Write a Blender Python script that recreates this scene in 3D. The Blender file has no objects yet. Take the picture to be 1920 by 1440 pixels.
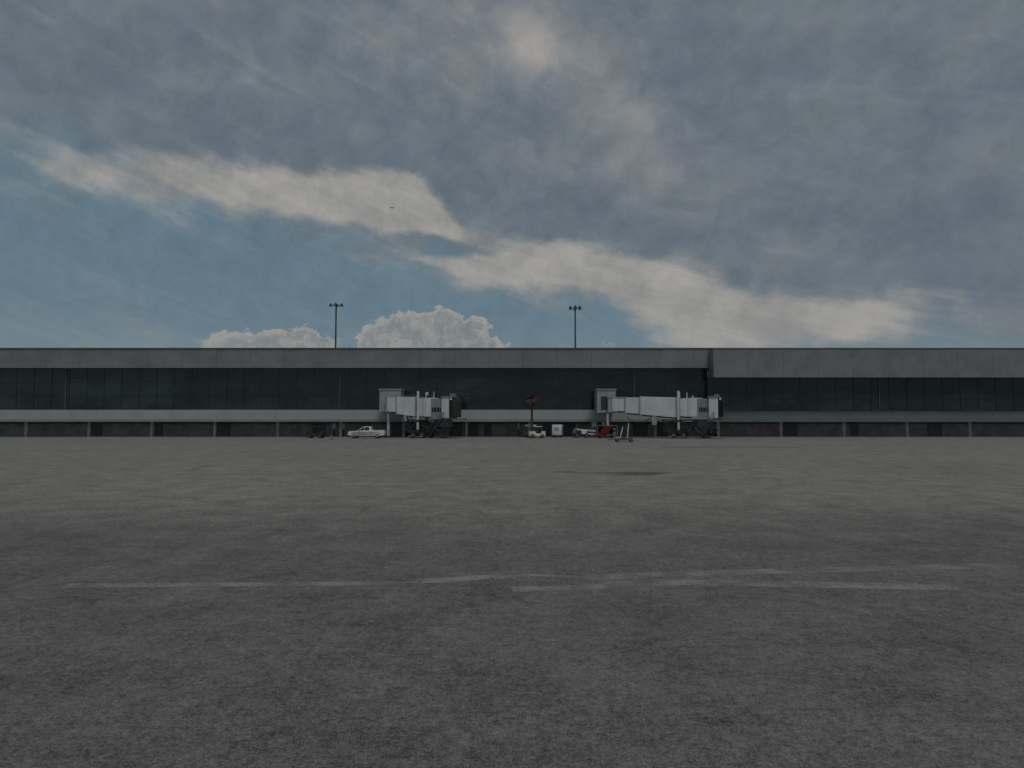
import bpy, bmesh, math, random
from mathutils import Vector, Matrix, Euler
random.seed(11)
R = math.radians
S = bpy.context.scene
COL = S.collection

# ------------------------------------------------------------------ camera
FPX, CX, CY = 1190.0, 960.0, 720.0          # focal length and centre in photo pixels
CAM_H = 3.0
PITCH = math.atan((787.0 - CY) / FPX)
cd = bpy.data.cameras.new('camera'); cam = bpy.data.objects.new('camera', cd); COL.objects.link(cam)
cd.sensor_fit = 'HORIZONTAL'; cd.sensor_width = 36.0; cd.lens = 36.0 * FPX / 1920.0
cd.clip_start = 0.1; cd.clip_end = 30000
cam.location = (0, 0, CAM_H); cam.rotation_euler = (math.pi / 2 + PITCH, 0, 0)
S.camera = cam

def ray(px, py):
    vx, vy = (px - CX) / FPX, (CY - py) / FPX
    c, s = math.cos(PITCH), math.sin(PITCH)
    return Vector((vx, c - vy * s, s + vy * c))
def at(px, py, Y):
    d = ray(px, py); t = Y / d.y
    return Vector((0, 0, CAM_H)) + d * t
def ground_at(px, py):
    d = ray(px, py); t = -CAM_H / d.z
    return Vector((0, 0, CAM_H)) + d * t
def zat(py, Y): return at(CX, py, Y).z
def xat(px, Y, py=787): return at(px, py, Y).x
def azel(px, py):
    d = ray(px, py)
    return math.degrees(math.atan2(d.x, d.y)), math.degrees(math.atan2(d.z, math.hypot(d.x, d.y)))

# ------------------------------------------------------------------ light
SUN_EL, SUN_AZ = 62.0, 160.0                  # high, behind the camera and to its right, through thin cloud
sd = bpy.data.lights.new('sun', 'SUN'); sun = bpy.data.objects.new('sun', sd); COL.objects.link(sun)
sd.energy = 1.5; sd.angle = R(14); sd.color = (1.0, 0.93, 0.84)
sv = Vector((math.sin(R(SUN_AZ)) * math.cos(R(SUN_EL)), math.cos(R(SUN_AZ)) * math.cos(R(SUN_EL)), math.sin(R(SUN_EL))))
sun.rotation_euler = sv.to_track_quat('Z', 'Y').to_euler(); sun.location = (0, 0, 60)
S.view_settings.view_transform = 'Standard'; S.view_settings.look = 'None'
S.view_settings.exposure = -1.0; S.view_settings.gamma = 1.0; S.view_settings.use_curve_mapping = False
EXPK = 2.0                                     # 2 ** -exposure

# ------------------------------------------------------------------ node helpers
class NB:
    def __init__(self, nt): self.nt = nt
    def new(self, t, **kw):
        n = self.nt.nodes.new(t)
        for k, v in kw.items(): setattr(n, k, v)
        return n
    def put(self, sock, v):
        if isinstance(v, bpy.types.NodeSocket): self.nt.links.new(v, sock)
        else: sock.default_value = v
    def m(self, op, a, b=None, c=None, clamp=False):
        n = self.new('ShaderNodeMath', operation=op, use_clamp=clamp)
        for i, v in enumerate((a, b, c)):
            if v is not None: self.put(n.inputs[i], v)
        return n.outputs[0]
    def add(self, a, b): return self.m('ADD', a, b)
    def sub(self, a, b): return self.m('SUBTRACT', a, b)
    def mul(self, a, b): return self.m('MULTIPLY', a, b)
    def step(self, v, lo, hi, a=0.0, b=1.0):
        n = self.new('ShaderNodeMapRange', interpolation_type='SMOOTHSTEP')
        for k, x in zip(('Value', 'From Min', 'From Max', 'To Min', 'To Max'), (v, lo, hi, a, b)): self.put(n.inputs[k], x)
        return n.outputs[0]
    def noise(self, vec, scale, detail=4, rough=0.55, dist=0.0, w=None):
        n = self.new('ShaderNodeTexNoise', noise_dimensions='3D')
        self.put(n.inputs['Vector'], vec)
        n.inputs['Scale'].default_value = scale; n.inputs['Detail'].default_value = detail
        n.inputs['Roughness'].default_value = rough; n.inputs['Distortion'].default_value = dist
        return n.outputs['Fac']
    def mix(self, f, a, b, blend='MIX'):
        n = self.new('ShaderNodeMix', data_type='RGBA', blend_type=blend)
        self.put(n.inputs[0], f)
        for i, v in ((6, a), (7, b)):
            if isinstance(v, tuple) and len(v) == 3: v = v + (1.0,)
            self.put(n.inputs[i], v)
        return n.outputs[2]
    def xyz(self, x, y, z=0.0):
        n = self.new('ShaderNodeCombineXYZ')
        for i, v in enumerate((x, y, z)): self.put(n.inputs[i], v)
        return n.outputs[0]
    def scalev(self, v, s):
        n = self.new('ShaderNodeVectorMath', operation='MULTIPLY'); self.put(n.inputs[0], v); n.inputs[1].default_value = s
        return n.outputs[0]
    def blob(self, x, y, x0, y0, rx, ry, ang):
        """exp(-r^2) of a rotated ellipse"""
        dx, dy = self.sub(x, x0), self.sub(y, y0)
        c, s = math.cos(R(ang)), math.sin(R(ang))
        u = self.add(self.mul(dx, c / rx), self.mul(dy, s / rx))
        v = self.add(self.mul(dx, -s / ry), self.mul(dy, c / ry))
        return self.m('EXPONENT', self.mul(self.add(self.mul(u, u), self.mul(v, v)), -1.0))

def lin(r, g, b):
    f = lambda c: (c / 255 / 12.92) if c / 255 <= 0.04045 else ((c / 255 + 0.055) / 1.055) ** 2.4
    return (f(r), f(g), f(b))

# ------------------------------------------------------------------ world: Nishita sky under a broken cloud deck
W = bpy.data.worlds.new('World'); S.world = W; W.use_nodes = True
nt = W.node_tree; nt.nodes.clear(); B = NB(nt)
SKY_STRENGTH = 0.1
sky = B.new('ShaderNodeTexSky', sky_type='NISHITA', sun_disc=False)
sky.sun_elevation = R(SUN_EL); sky.sun_rotation = R(SUN_AZ); sky.air_density = 1.0; sky.dust_density = 0.6; sky.ozone_density = 2.0
tc = B.new('ShaderNodeTexCoord')
sep = B.new('ShaderNodeSeparateXYZ'); nt.links.new(tc.outputs['Generated'], sep.inputs[0])
gx, gy, gz = sep.outputs
DEG = 180 / math.pi
AZ = B.mul(B.m('ARCTAN2', gx, gy), DEG); EL = B.mul(B.m('ARCSINE', B.m('MINIMUM', B.m('MAXIMUM', gz, -1.0), 1.0)), DEG)
dirv = tc.outputs['Generated']
# slow warp that gives every cloud a torn outline
wn1 = B.sub(B.noise(dirv, 5.0, 5, 0.6), 0.5)
wn2 = B.sub(B.noise(B.scalev(dirv, (1.0, 1.0, 1.3)), 7.0, 5, 0.6), 0.5)
AZw = B.add(AZ, B.mul(wn1, 6.0)); ELw = B.add(EL, B.mul(wn2, 3.0))
# streaky coordinate: fibres falling gently to the right
fu = B.add(B.mul(AZ, 0.955), B.mul(EL, -0.3)); fv = B.add(B.mul(AZ, 0.3), B.mul(EL, 0.955))
fibre = B.noise(B.xyz(B.mul(fu, 0.05), B.mul(fv, 0.42), 3.7), 1.0, 7, 0.62, 0.35)
puff = B.noise(B.xyz(B.mul(AZ, 0.16), B.mul(EL, 0.24), 9.1), 1.0, 7, 0.6, 0.2)
mott = B.noise(dirv, 24.0, 6, 0.72, 0.4)
def cc(r, g, b): return tuple(v * EXPK / SKY_STRENGTH for v in lin(r, g, b))

def blobs(specs, x=AZw, y=ELw):
    tot = None
    for (px, py, rx, ry, ang, w) in specs:
        a, e = azel(px, py)
        g = B.mul(B.blob(x, y, a, e, rx * 0.0475, ry * 0.0475, ang), w)
        tot = g if tot is None else B.add(tot, g)
    return tot

# clear sky between the clouds
clear = B.mix(1.0, sky.outputs[0], (1.0, 1.0, 1.0), 'MULTIPLY')
clear = B.mix(0.88, clear, cc(100, 121, 133))
low_haze = B.step(EL, 9.0, 3.0)
clear = B.mix(B.mul(low_haze, 0.55), clear, cc(122, 138, 142))
col = clear
# thin grey-blue veil over the upper sky
line = B.add(EL, B.mul(AZ, 0.20))
veil_m = B.step(B.add(line, B.mul(B.sub(puff, 0.5), 9.0)), 10.5, 16.0)
veil_c = B.mix(B.step(puff, 0.34, 0.66), cc(97, 109, 120), cc(110, 119, 125))
warm = blobs([(1000, 70, 170, 100, 0, 0.42), (1012, 86, 48, 22, -18, 0.8), (985, 60, 50, 40, -40, 0.3), (1090, 140, 120, 70, -30, 0.35), (900, 30, 200, 60, 0, 0.3),
              (1225, 265, 110, 70, -40, 0.7), (1100, 330, 160, 70, -35, 0.35), (760, 110, 160, 80, 0, 0.3), (1260, 330, 60, 25, 25, 0.4)])
warm = B.m('MULTIPLY', B.step(B.add(warm, B.mul(B.sub(puff, 0.5), 0.9)), 0.1, 1.7), 1.0, clamp=True)
veil_c = B.mix(warm, veil_c, cc(158, 154, 151))
col = B.mix(B.mul(veil_m, 0.93), col, veil_c)
# faint cirrus in the blue
ci = B.mul(B.step(fibre, 0.48, 0.75), 0.30)
col = B.mix(ci, col, cc(134, 141, 145))
# bright bands below the veil
band = blobs([(615, 366, 130, 40, 0, 1.0), (735, 372, 85, 44, -14, 1.3), (770, 425, 75, 22, -8, 1.0), (820, 418, 70, 24, -32, 0.9), (880, 440, 60, 14, -10, 0.3), (640, 398, 90, 18, -10, 0.5), (835, 464, 90, 14, -8, -0.55),
              (430, 350, 200, 45, 0, 0.8), (250, 330, 160, 40, 5, 0.7),
              (930, 503, 110, 34, -4, 1.15), (1030, 508, 120, 36, 0, 1.05), (845, 503, 70, 14, -14, 0.6), (1150, 525, 120, 38, -14, 0.8), (1250, 552, 110, 48, -22, 0.95),
              (1330, 595, 100, 60, -25, 1.0), (1460, 600, 150, 45, -10, 0.9), (1650, 580, 180, 40, 0, 0.7), (1330, 640, 130, 24, 0, 0.6), (1000, 458, 120, 22, -12, 0.3), (1200, 490, 160, 30, -14, 0.25)])
bandm = B.step(B.add(band, B.add(B.mul(B.sub(fibre, 0.5), 1.1), B.mul(B.sub(puff, 0.5), 1.3))), 0.16, 1.12)
band_c = B.mix(B.step(B.add(B.mul(fibre, 0.5), B.mul(puff, 0.5)), 0.36, 0.6), cc(140, 140, 138), cc(160, 158, 154))
col = B.mix(B.mul(bandm, 0.92), col, band_c)
# heaped cumulus low on the horizon
cn = B.noise(B.xyz(B.mul(AZ, 0.62), B.mul(EL, 0.7), 1.3), 1.0, 8, 0.66, 0.5)
cn2 = B.noise(B.xyz(B.mul(AZ, 0.62), B.mul(B.sub(EL, 0.45), 0.7), 4.3), 1.0, 8, 0.66, 0.5)
AZc = B.add(AZ, B.mul(B.sub(cn, 0.5), 3.4)); ELc = B.add(EL, B.mul(B.sub(cn2, 0.5), 3.2))
cum_s = [(698, 636, 30, 38, 0, 1.0), (735, 622, 30, 28, 0, 0.8), (768, 618, 36, 30, 0, 0.9), (808, 614, 38, 38, 0, 1.1), (850, 620, 34, 36, 0, 1.0), (885, 622, 32, 32, 0, 0.95),
         (760, 662, 110, 22, 0, 0.7), (895, 654, 60, 24, 0, 0.7), (930, 640, 40, 9, 6, 0.55), (908, 608, 26, 8, 10, 0.45), (590, 640, 34, 26, 0, 1.1), (545, 650, 50, 24, 0, 1.0), (450, 648, 80, 30, 0, 1.0),
         (1140, 648, 60, 9, 0, 0.6), (1125, 618, 36, 7, -14, 0.55)]
cum = blobs(cum_s, AZc, ELc)
cumm = B.step(cum, 0.50, 0.74)
rim = B.mul(B.step(cum, 0.60, 0.95, 1.0, 0.0), 0.9)
cum_c = B.mix(B.step(cn, 0.36, 0.62), cc(127, 134, 135), cc(152, 150, 145))
lump = B.sub(cn2, B.noise(B.xyz(B.mul(B.sub(AZ, -0.25), 0.62), B.mul(B.add(EL, 0.1), 0.7), 4.3), 1.0, 8, 0.66, 0.5))
cum_c = B.mix(B.mul(B.step(lump, -0.10, 0.12), 0.75), cum_c, cc(116, 125, 129))
cum_c = B.mix(rim, cum_c, cc(166, 161, 152))
cum_c = B.mix(B.step(EL, 7.5, 4.5, 0.0, 0.45), cum_c, cc(124, 134, 137))
col = B.mix(B.mul(cumm, 0.92), col, cum_c)
# slight mottling of the cloud deck
gain = B.add(B.mul(mott, B.step(EL, 4.0, 16.0, 0.32, 0.62)), B.step(EL, 4.0, 16.0, 0.84, 0.69))
gm = B.new('ShaderNodeVectorMath', operation='SCALE'); nt.links.new(col, gm.inputs[0]); nt.links.new(gain, gm.inputs['Scale'])
bg = B.new('ShaderNodeBackground'); nt.links.new(gm.outputs[0], bg.inputs[0]); bg.inputs[1].default_value = SKY_STRENGTH
wo = B.new('ShaderNodeOutputWorld'); nt.links.new(bg.outputs[0], wo.inputs[0])

# ------------------------------------------------------------------ materials
MATS = {}
def mat(name, c, rough=0.6, metal=0.0, var=0.12, scale=1.5, bump=0.0, bscale=20.0, spec=0.5, streak=0.0):
    if name in MATS: return MATS[name]
    m = bpy.data.materials.new(name); m.use_nodes = True; t = m.node_tree; N = NB(t)
    p = t.nodes['Principled BSDF']; p.inputs['Roughness'].default_value = rough; p.inputs['Metallic'].default_value = metal
    p.inputs['Specular IOR Level'].default_value = spec
    o = N.new('ShaderNodeTexCoord').outputs['Object']
    n = N.noise(o, scale, 5, 0.6)
    lo = tuple(v * (1 - var) for v in c); hi = tuple(min(1, v * (1 + var)) for v in c)
    colr = N.mix(N.step(n, 0.3, 0.7), lo, hi)
    if streak:
        sn = N.noise(N.scalev(o, (3.0, 3.0, 0.18)), 1.2, 5, 0.65)
        colr = N.mix(N.mul(N.step(sn, 0.5, 0.8), streak), colr, tuple(v * 0.55 for v in c))
    t.links.new(colr, p.inputs['Base Color'])
    if bump:
        b = N.new('ShaderNodeBump'); b.inputs['Strength'].default_value = bump; b.inputs['Distance'].default_value = 0.02
        t.links.new(N.noise(o, bscale, 3, 0.5), b.inputs['Height']); t.links.new(b.outputs[0], p.inputs['Normal'])
    MATS[name] = m; return m

white_paint = mat('white_paint', (0.72, 0.73, 0.72), 0.45, streak=0.25)
bridge_white = mat('bridge_white', (0.74, 0.745, 0.73), 0.55, var=0.09, scale=0.5, streak=0.5)
bridge_grey = mat('bridge_grey', (0.30, 0.33, 0.33), 0.5, streak=0.2)
link_grey = mat('link_grey', (0.36, 0.375, 0.375), 0.55, streak=0.2)
steel_dark = mat('steel_dark', (0.045, 0.048, 0.05), 0.55, 0.2)
steel_mid = mat('steel_mid', (0.16, 0.165, 0.17), 0.5, 0.3)
steel_pole = mat('steel_pole', (0.10, 0.12, 0.125), 0.6)
rubber = mat('rubber', (0.018, 0.018, 0.018), 0.85)
black_fabric = mat('black_fabric', (0.055, 0.058, 0.058), 0.9, bump=0.4, bscale=9)
glass_dark = mat('vehicle_glass', (0.015, 0.02, 0.022), 0.08, var=0.0)
truck_white = mat('truck_white', (0.80, 0.81, 0.81), 0.25, var=0.03)
rim_mat = mat('alloy', (0.35, 0.35, 0.36), 0.35, 0.8)
red_paint = mat('red_vinyl', (0.33, 0.05, 0.04), 0.55, bump=0.3, bscale=6)
pink_red = mat('faded_red', (0.30, 0.10, 0.115), 0.55)
cone_red = mat('cone_red', (0.55, 0.06, 0.06), 0.6)
cream = mat('cream_paint', (0.55, 0.50, 0.42), 0.5, var=0.2)
bluegrey = mat('bluegrey_paint', (0.20, 0.22, 0.26), 0.5)
bag_a = mat('bag_brown', (0.10, 0.075, 0.05), 0.7); bag_b = mat('bag_black', (0.03, 0.03, 0.035), 0.7); bag_c = mat('bag_grey', (0.22, 0.21, 0.20), 0.7)
lamp_red = mat('lamp_red', (0.35, 0.02, 0.02), 0.3); lamp_clear = mat('lamp_clear', (0.6, 0.6, 0.58), 0.15)
fascia_mat = mat('fascia_panel', (0.25, 0.253, 0.253), 0.6, var=0.14, scale=0.3, streak=0.32)
band_mat = mat('spandrel_panel', (0.42, 0.455, 0.44), 0.55, var=0.07, scale=0.3, streak=0.22)
lip_mat = mat('soffit_trim', (0.34, 0.33, 0.325), 0.6, var=0.1, scale=0.4)
recess_mat = mat('recess_wall', (0.50, 0.485, 0.48), 0.8, var=0.25, scale=0.5, streak=0.3)
door_mat = mat('service_door', (0.20, 0.21, 0.23), 0.6, var=0.15)
roof_mat = mat('roof_membrane', (0.25, 0.25, 0.25), 0.9)
post_mat = mat('pale_post', (0.55, 0.56, 0.60), 0.6, var=0.2)
trunk_mat = mat('palm_bark', (0.075, 0.065, 0.055), 0.9, var=0.3, scale=4)
frond_dry = mat('dry_frond', (0.125, 0.088, 0.07), 0.8, var=0.35, scale=3)
plane_mat = mat('aircraft_grey', (0.10, 0.105, 0.11), 0.4)
strip_mat = mat('strip_dark', (0.035, 0.035, 0.033), 0.7)

def glazing_mat():
    m = bpy.data.materials.new('curtain_glass'); m.use_nodes = True; t = m.node_tree; N = NB(t); p = t.nodes['Principled BSDF']
    o = N.new('ShaderNodeTexCoord').outputs['Object']
    # each pane its own slight tint, plus broad mottling that paints uneven reflections into the colour
    br = N.new('ShaderNodeTexBrick'); br.offset = 0.0; br.squash = 1.0
    sp = N.new('ShaderNodeSeparateXYZ'); t.links.new(o, sp.inputs[0])
    t.links.new(N.xyz(sp.outputs[0], sp.outputs[2], 0.0), br.inputs['Vector'])
    br.inputs['Color1'].default_value = (0.017, 0.025, 0.027, 1); br.inputs['Color2'].default_value = (0.022, 0.032, 0.034, 1)
    br.inputs['Mortar'].default_value = (0.016, 0.02, 0.021, 1); br.inputs['Scale'].default_value = 1.0
    br.inputs['Mortar Size'].default_value = 0.035; br.inputs['Brick Width'].default_value = 1.55; br.inputs['Row Height'].default_value = 2.43
    n = N.noise(N.scalev(o, (0.08, 1, 0.22)), 1.0, 4, 0.6)
    c = N.mix(N.step(n, 0.38, 0.68), br.outputs['Color'], (0.036, 0.058, 0.058, 1))
    n2 = N.noise(N.scalev(o, (0.22, 1, 0.30)), 1.0, 5, 0.65)
    c = N.mix(N.step(n2, 0.44, 0.66, 0.0, 0.6), c, (0.009, 0.013, 0.015, 1))
    t.links.new(c, p.inputs['Base Color']); p.inputs['Roughness'].default_value = 0.12
    b = N.new('ShaderNodeBump'); b.inputs['Strength'].default_value = 0.15; b.inputs['Distance'].default_value = 0.05
    t.links.new(N.noise(o, 0.7, 2, 0.5), b.inputs['Height']); t.links.new(b.outputs[0], p.inputs['Normal'])
    return m
glass_wall = glazing_mat()

# ------------------------------------------------------------------ mesh builder
class MB:
    def __init__(self): self.bm = bmesh.new()
    def box(self, c, s, rot=(0, 0, 0), bev=0.0):
        r = bmesh.ops.create_cube(self.bm, size=1.0)
        mx = Matrix.Translation(Vector(c)) @ Euler(rot).to_matrix().to_4x4() @ Matrix.Diagonal((s[0], s[1], s[2], 1))
        bmesh.ops.transform(self.bm, matrix=mx, verts=r['verts'])
        if bev:
            es = list({e for v in r['verts'] for e in v.link_edges})
            bmesh.ops.bevel(self.bm, geom=es, offset=bev, segments=2, profile=0.5, affect='EDGES')
        return self
    def hexa(self, pts):
        vs = [self.bm.verts.new(p) for p in pts]        # 0-3 bottom ring, 4-7 top ring
        for f in ((3, 2, 1, 0), (4, 5, 6, 7), (0, 1, 5, 4), (1, 2, 6, 5), (2, 3, 7, 6), (3, 0, 4, 7)):
            self.bm.faces.new([vs[i] for i in f])
        return self
    def tunnel(self, s0, s1, zb0, zb1, zt0, zt1, hw, hw1=None):
        hw1 = hw if hw1 is None else hw1
        return self.hexa([(s0, -hw, zb0), (s1, -hw1, zb1), (s1, hw1, zb1), (s0, hw, zb0), (s0, -hw, zt0), (s1, -hw1, zt1), (s1, hw1, zt1), (s0, hw, zt0)])
    def cyl(self, p0, p1, r0, r1=None, seg=12, caps=True):
        r1 = r0 if r1 is None else r1
        p0, p1 = Vector(p0), Vector(p1); d = p1 - p0
        r = bmesh.ops.create_cone(self.bm, cap_ends=caps, segments=seg, radius1=r0, radius2=r1, depth=d.length)
        mx = Matrix.Translation((p0 + p1) / 2) @ d.to_track_quat('Z', 'Y').to_matrix().to_4x4()
        bmesh.ops.transform(self.bm, matrix=mx, verts=r['verts']); return self
    def bar(self, p0, p1, w, h=None):
        h = w if h is None else h
        p0, p1 = Vector(p0), Vector(p1); d = p1 - p0
        r = bmesh.ops.create_cube(self.bm, size=1.0)
        mx = Matrix.Translation((p0 + p1) / 2) @ d.to_track_quat('Z', 'Y').to_matrix().to_4x4() @ Matrix.Diagonal((w, h, d.length, 1))
        bmesh.ops.transform(self.bm, matrix=mx, verts=r['verts']); return self
    def prism(self, prof, y0, y1, bev=0.0):
        """profile in XZ, extruded along Y"""
        a = [self.bm.verts.new((x, y0, z)) for x, z in prof]; b = [self.bm.verts.new((x, y1, z)) for x, z in prof]
        n = len(prof); fs = [self.bm.faces.new(a), self.bm.faces.new(b[::-1])]
        for i in range(n): fs.append(self.bm.faces.new((a[i], b[i], b[(i + 1) % n], a[(i + 1) % n])))
        bmesh.ops.recalc_face_normals(self.bm, faces=fs)
        if bev:
            es = [e for f in fs[:2] for e in f.edges]
            bmesh.ops.bevel(self.bm, geom=list(set(es)), offset=bev, segments=2, profile=0.5, affect='EDGES')
        return self
    def poly(self, pts):
        self.bm.faces.new([self.bm.verts.new(p) for p in pts]); return self
    def build(self, name, material, parent=None, smooth=False, loc=None, rotz=0.0):
        me = bpy.data.meshes.new(name)
        self.bm.normal_update(); self.bm.to_mesh(me); self.bm.free()
        me.materials.append(material)
        if smooth:
            for p in me.polygons: p.use_smooth = True
            try: me.set_sharp_from_angle(angle=R(35))
            except Exception: pass
        o = bpy.data.objects.new(name, me); COL.objects.link(o)
        if parent is not None: o.parent = parent
        if loc is not None: o.location = loc
        o.rotation_euler = (0, 0, rotz)
        return o

def thing(name, label, cat, loc=(0, 0, 0), rotz=0.0, group=None):
    o = bpy.data.objects.new(name, None); COL.objects.link(o)
    o.location = loc; o.rotation_euler = (0, 0, rotz); o.empty_display_size = 0.5
    return tag(o, label, cat, group)
def tag(o, label, cat, group=None):
    o['label'] = label; o['category'] = cat
    if group: o['group'] = group
    return o
def setting(o): o['kind'] = 'structure'; return o

# ------------------------------------------------------------------ ground
def ground_mat():
    m = bpy.data.materials.new('apron_surface'); m.use_nodes = True; t = m.node_tree; N = NB(t); p = t.nodes['Principled BSDF']
    o = N.new('ShaderNodeTexCoord').outputs['Object']
    sp = N.new('ShaderNodeSeparateXYZ'); t.links.new(o, sp.inputs[0]); x, y = sp.outputs[0], sp.outputs[1]
    big = N.noise(o, 0.09, 5, 0.6); mid = N.noise(o, 0.75, 5, 0.65); small = N.noise(o, 5.0, 5, 0.7); grit = N.noise(o, 42.0, 3, 0.75); agg = N.noise(o, 130.0, 2, 0.7)
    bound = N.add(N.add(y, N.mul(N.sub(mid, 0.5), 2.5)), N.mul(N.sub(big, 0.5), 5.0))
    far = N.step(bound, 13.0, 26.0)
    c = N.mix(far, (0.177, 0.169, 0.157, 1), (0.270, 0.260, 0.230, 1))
    peb = N.noise(o, 15.0, 4, 0.75)
    g = N.add(N.add(N.add(N.mul(N.sub(big, 0.5), 0.5), N.mul(N.sub(mid, 0.5), 1.2)), N.add(N.mul(N.sub(small, 0.5), 1.7), N.mul(N.sub(grit, 0.5), 3.4))), N.add(N.mul(N.sub(agg, 0.5), 2.0), N.mul(N.sub(peb, 0.5), 2.4)))
    gain = N.m('MAXIMUM', N.add(g, 1.0), 0.25)
    # wheel tracks, old drips and wet patches
    tr = N.step(N.noise(N.scalev(o, (0.05, 0.9, 1.0)), 1.0, 4, 0.6), 0.58, 0.78)
    gain = N.mul(gain, N.sub(1.0, N.mul(tr, 0.16)))
    st = None
    wx = N.add(x, N.mul(N.sub(mid, 0.5), 3.0)); wy = N.add(y, N.mul(N.sub(N.noise(o, 0.55, 4, 0.6), 0.5), 2.6))
    for (px, py, rxp, ryp, w) in ((1080, 886, 36, 1.4, 0.75), (1160, 887, 36, 2.2, 1.1), (1205, 889, 34, 2.6, 1.0), (1240, 886, 34, 2.0, 0.7), (1025, 884, 50, 1.6, 0.35), (760, 986, 90, 3, 0.25), (640, 903, 60, 3, 0.25), (1140, 902, 26, 3, 0.3)):
        gp = ground_at(px, py); s = gp.y / FPX
        b = N.mul(N.blob(wx, wy, gp.x, gp.y, rxp * s, ryp * gp.y * gp.y / (FPX * CAM_H), 0.0), w)
        st = b if st is None else N.add(st, b)
    brk = N.noise(N.scalev(o, (0.6, 0.9, 1.0)), 1.0, 5, 0.65)
    stm = N.mul(N.mul(N.step(st, 0.12, 0.75), N.step(brk, 0.38, 0.56, 0.25, 1.0)), 0.62)
    # sealed cracks wandering over the apron
    vo = N.new('ShaderNodeTexVoronoi', feature='DISTANCE_TO_EDGE'); vo.inputs['Scale'].default_value = 0.16
    wv = N.new('ShaderNodeVectorMath', operation='ADD'); t.links.new(o, wv.inputs[0])
    t.links.new(N.xyz(N.mul(N.sub(small, 0.5), 0.5), N.mul(N.sub(mid, 0.5), 1.6)), wv.inputs[1]); t.links.new(wv.outputs[0], vo.inputs['Vector'])
    crack = N.mul(N.step(vo.outputs['Distance'], 0.003, 0.010, 1.0, 0.0), N.step(big, 0.44, 0.56))
    gain = N.mul(gain, N.sub(1.0, N.mul(crack, 0.22)))
    gain = N.mul(gain, N.sub(1.0, stm))
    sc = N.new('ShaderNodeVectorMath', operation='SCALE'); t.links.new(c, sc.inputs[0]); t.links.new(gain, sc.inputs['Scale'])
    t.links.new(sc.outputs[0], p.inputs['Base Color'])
    p.inputs['Roughness'].default_value = 0.88; p.inputs['Specular IOR Level'].default_value = 0.3
    b = N.new('ShaderNodeBump'); b.inputs['Strength'].default_value = 0.5; b.inputs['Distance'].default_value = 0.012
    t.links.new(N.add(grit, N.mul(agg, 0.7)), b.inputs['Height']); t.links.new(b.outputs[0], p.inputs['Normal'])
    return m
g = MB(); g.poly([(-6000, -3000, 0), (6000, -3000, 0), (6000, 9000, 0), (-6000, 9000, 0)])
setting(g.build('apron_ground', ground_mat()))

def worn_paint(name, c, keep):
    m = bpy.data.materials.new(name); m.use_nodes = True; t = m.node_tree; N = NB(t); p = t.nodes['Principled BSDF']
    o = N.new('ShaderNodeTexCoord').outputs['Object']
    p.inputs['Base Color'].default_value = c + (1,); p.inputs['Roughness'].default_value = 0.8
    n = N.add(N.mul(N.noise(o, 1.1, 5, 0.65), 0.6), N.mul(N.noise(o, 14.0, 4, 0.7), 0.4))
    a = N.mul(N.step(n, keep - 0.06, keep + 0.22), 0.85)
    tr = N.new('ShaderNodeBsdfTransparent'); mx = N.new('ShaderNodeMixShader')
    t.links.new(a, mx.inputs[0]); t.links.new(tr.outputs[0], mx.inputs[1]); t.links.new(p.outputs[0], mx.inputs[2])
    t.links.new(mx.outputs[0], t.nodes['Material Output'].inputs[0]); return m
line_paint = worn_paint('worn_white_line', (0.36, 0.355, 0.33), 0.38)
line_faint = worn_paint('faint_white_line', (0.36, 0.355, 0.335), 0.40)
def line_strip(pts, width, material):
    b = MB(); P = [ground_at(*p) for p in pts]; n = len(P); L = []; Rr = []
    for i in range(n):
        d = (P[min(i + 1, n - 1)] - P[max(i - 1, 0)]).normalized(); q = Vector((-d.y, d.x, 0))
        L.append(b.bm.verts.new((P[i] + q * width / 2).to_tuple()[:2] + (0.004,))); Rr.append(b.bm.verts.new((P[i] - q * width / 2).to_tuple()[:2] + (0.004,)))
    for i in range(n - 1): b.bm.faces.new((Rr[i], Rr[i + 1], L[i + 1], L[i]))
    return setting(b.build('painted_line', material))
line_strip([(120, 1099), (330, 1097), (450, 1096), (576, 1095), (660, 1095), (742, 1094)], 0.30, line_paint)
line_strip([(738, 1094), (790, 1091)], 0.14, line_faint)
line_strip([(786, 1090), (850, 1087), (900, 1083), (945, 1081)], 0.34, line_paint)
line_strip([(945, 1081), (1010, 1079), (1100, 1082)], 0.16, line_faint)
line_strip([(960, 1105), (1040, 1104), (1100, 1101), (1140, 1099)], 0.34, line_paint)
line_strip([(1100, 1083), (1170, 1081), (1250, 1077), (1350, 1074), (1500, 1070), (1900, 1060)], 0.42, line_faint)
line_strip([(1140, 1097), (1180, 1094), (1270, 1092), (1350, 1093), (1500, 1096), (1800, 1102)], 0.42, line_faint)
d0, d1 = ground_at(1238, 838), ground_at(1500, 838.5)
g = MB()
g.poly([(d0.x, d0.y - 0.5, 0.004), (d1.x, d1.y - 0.5, 0.004), (d1.x, d1.y + 0.5, 0.004), (d0.x, d0.y + 0.5, 0.004)])
setting(g.build('dark_strip', strip_mat))  # long flat dark strip on the apron at right

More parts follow.
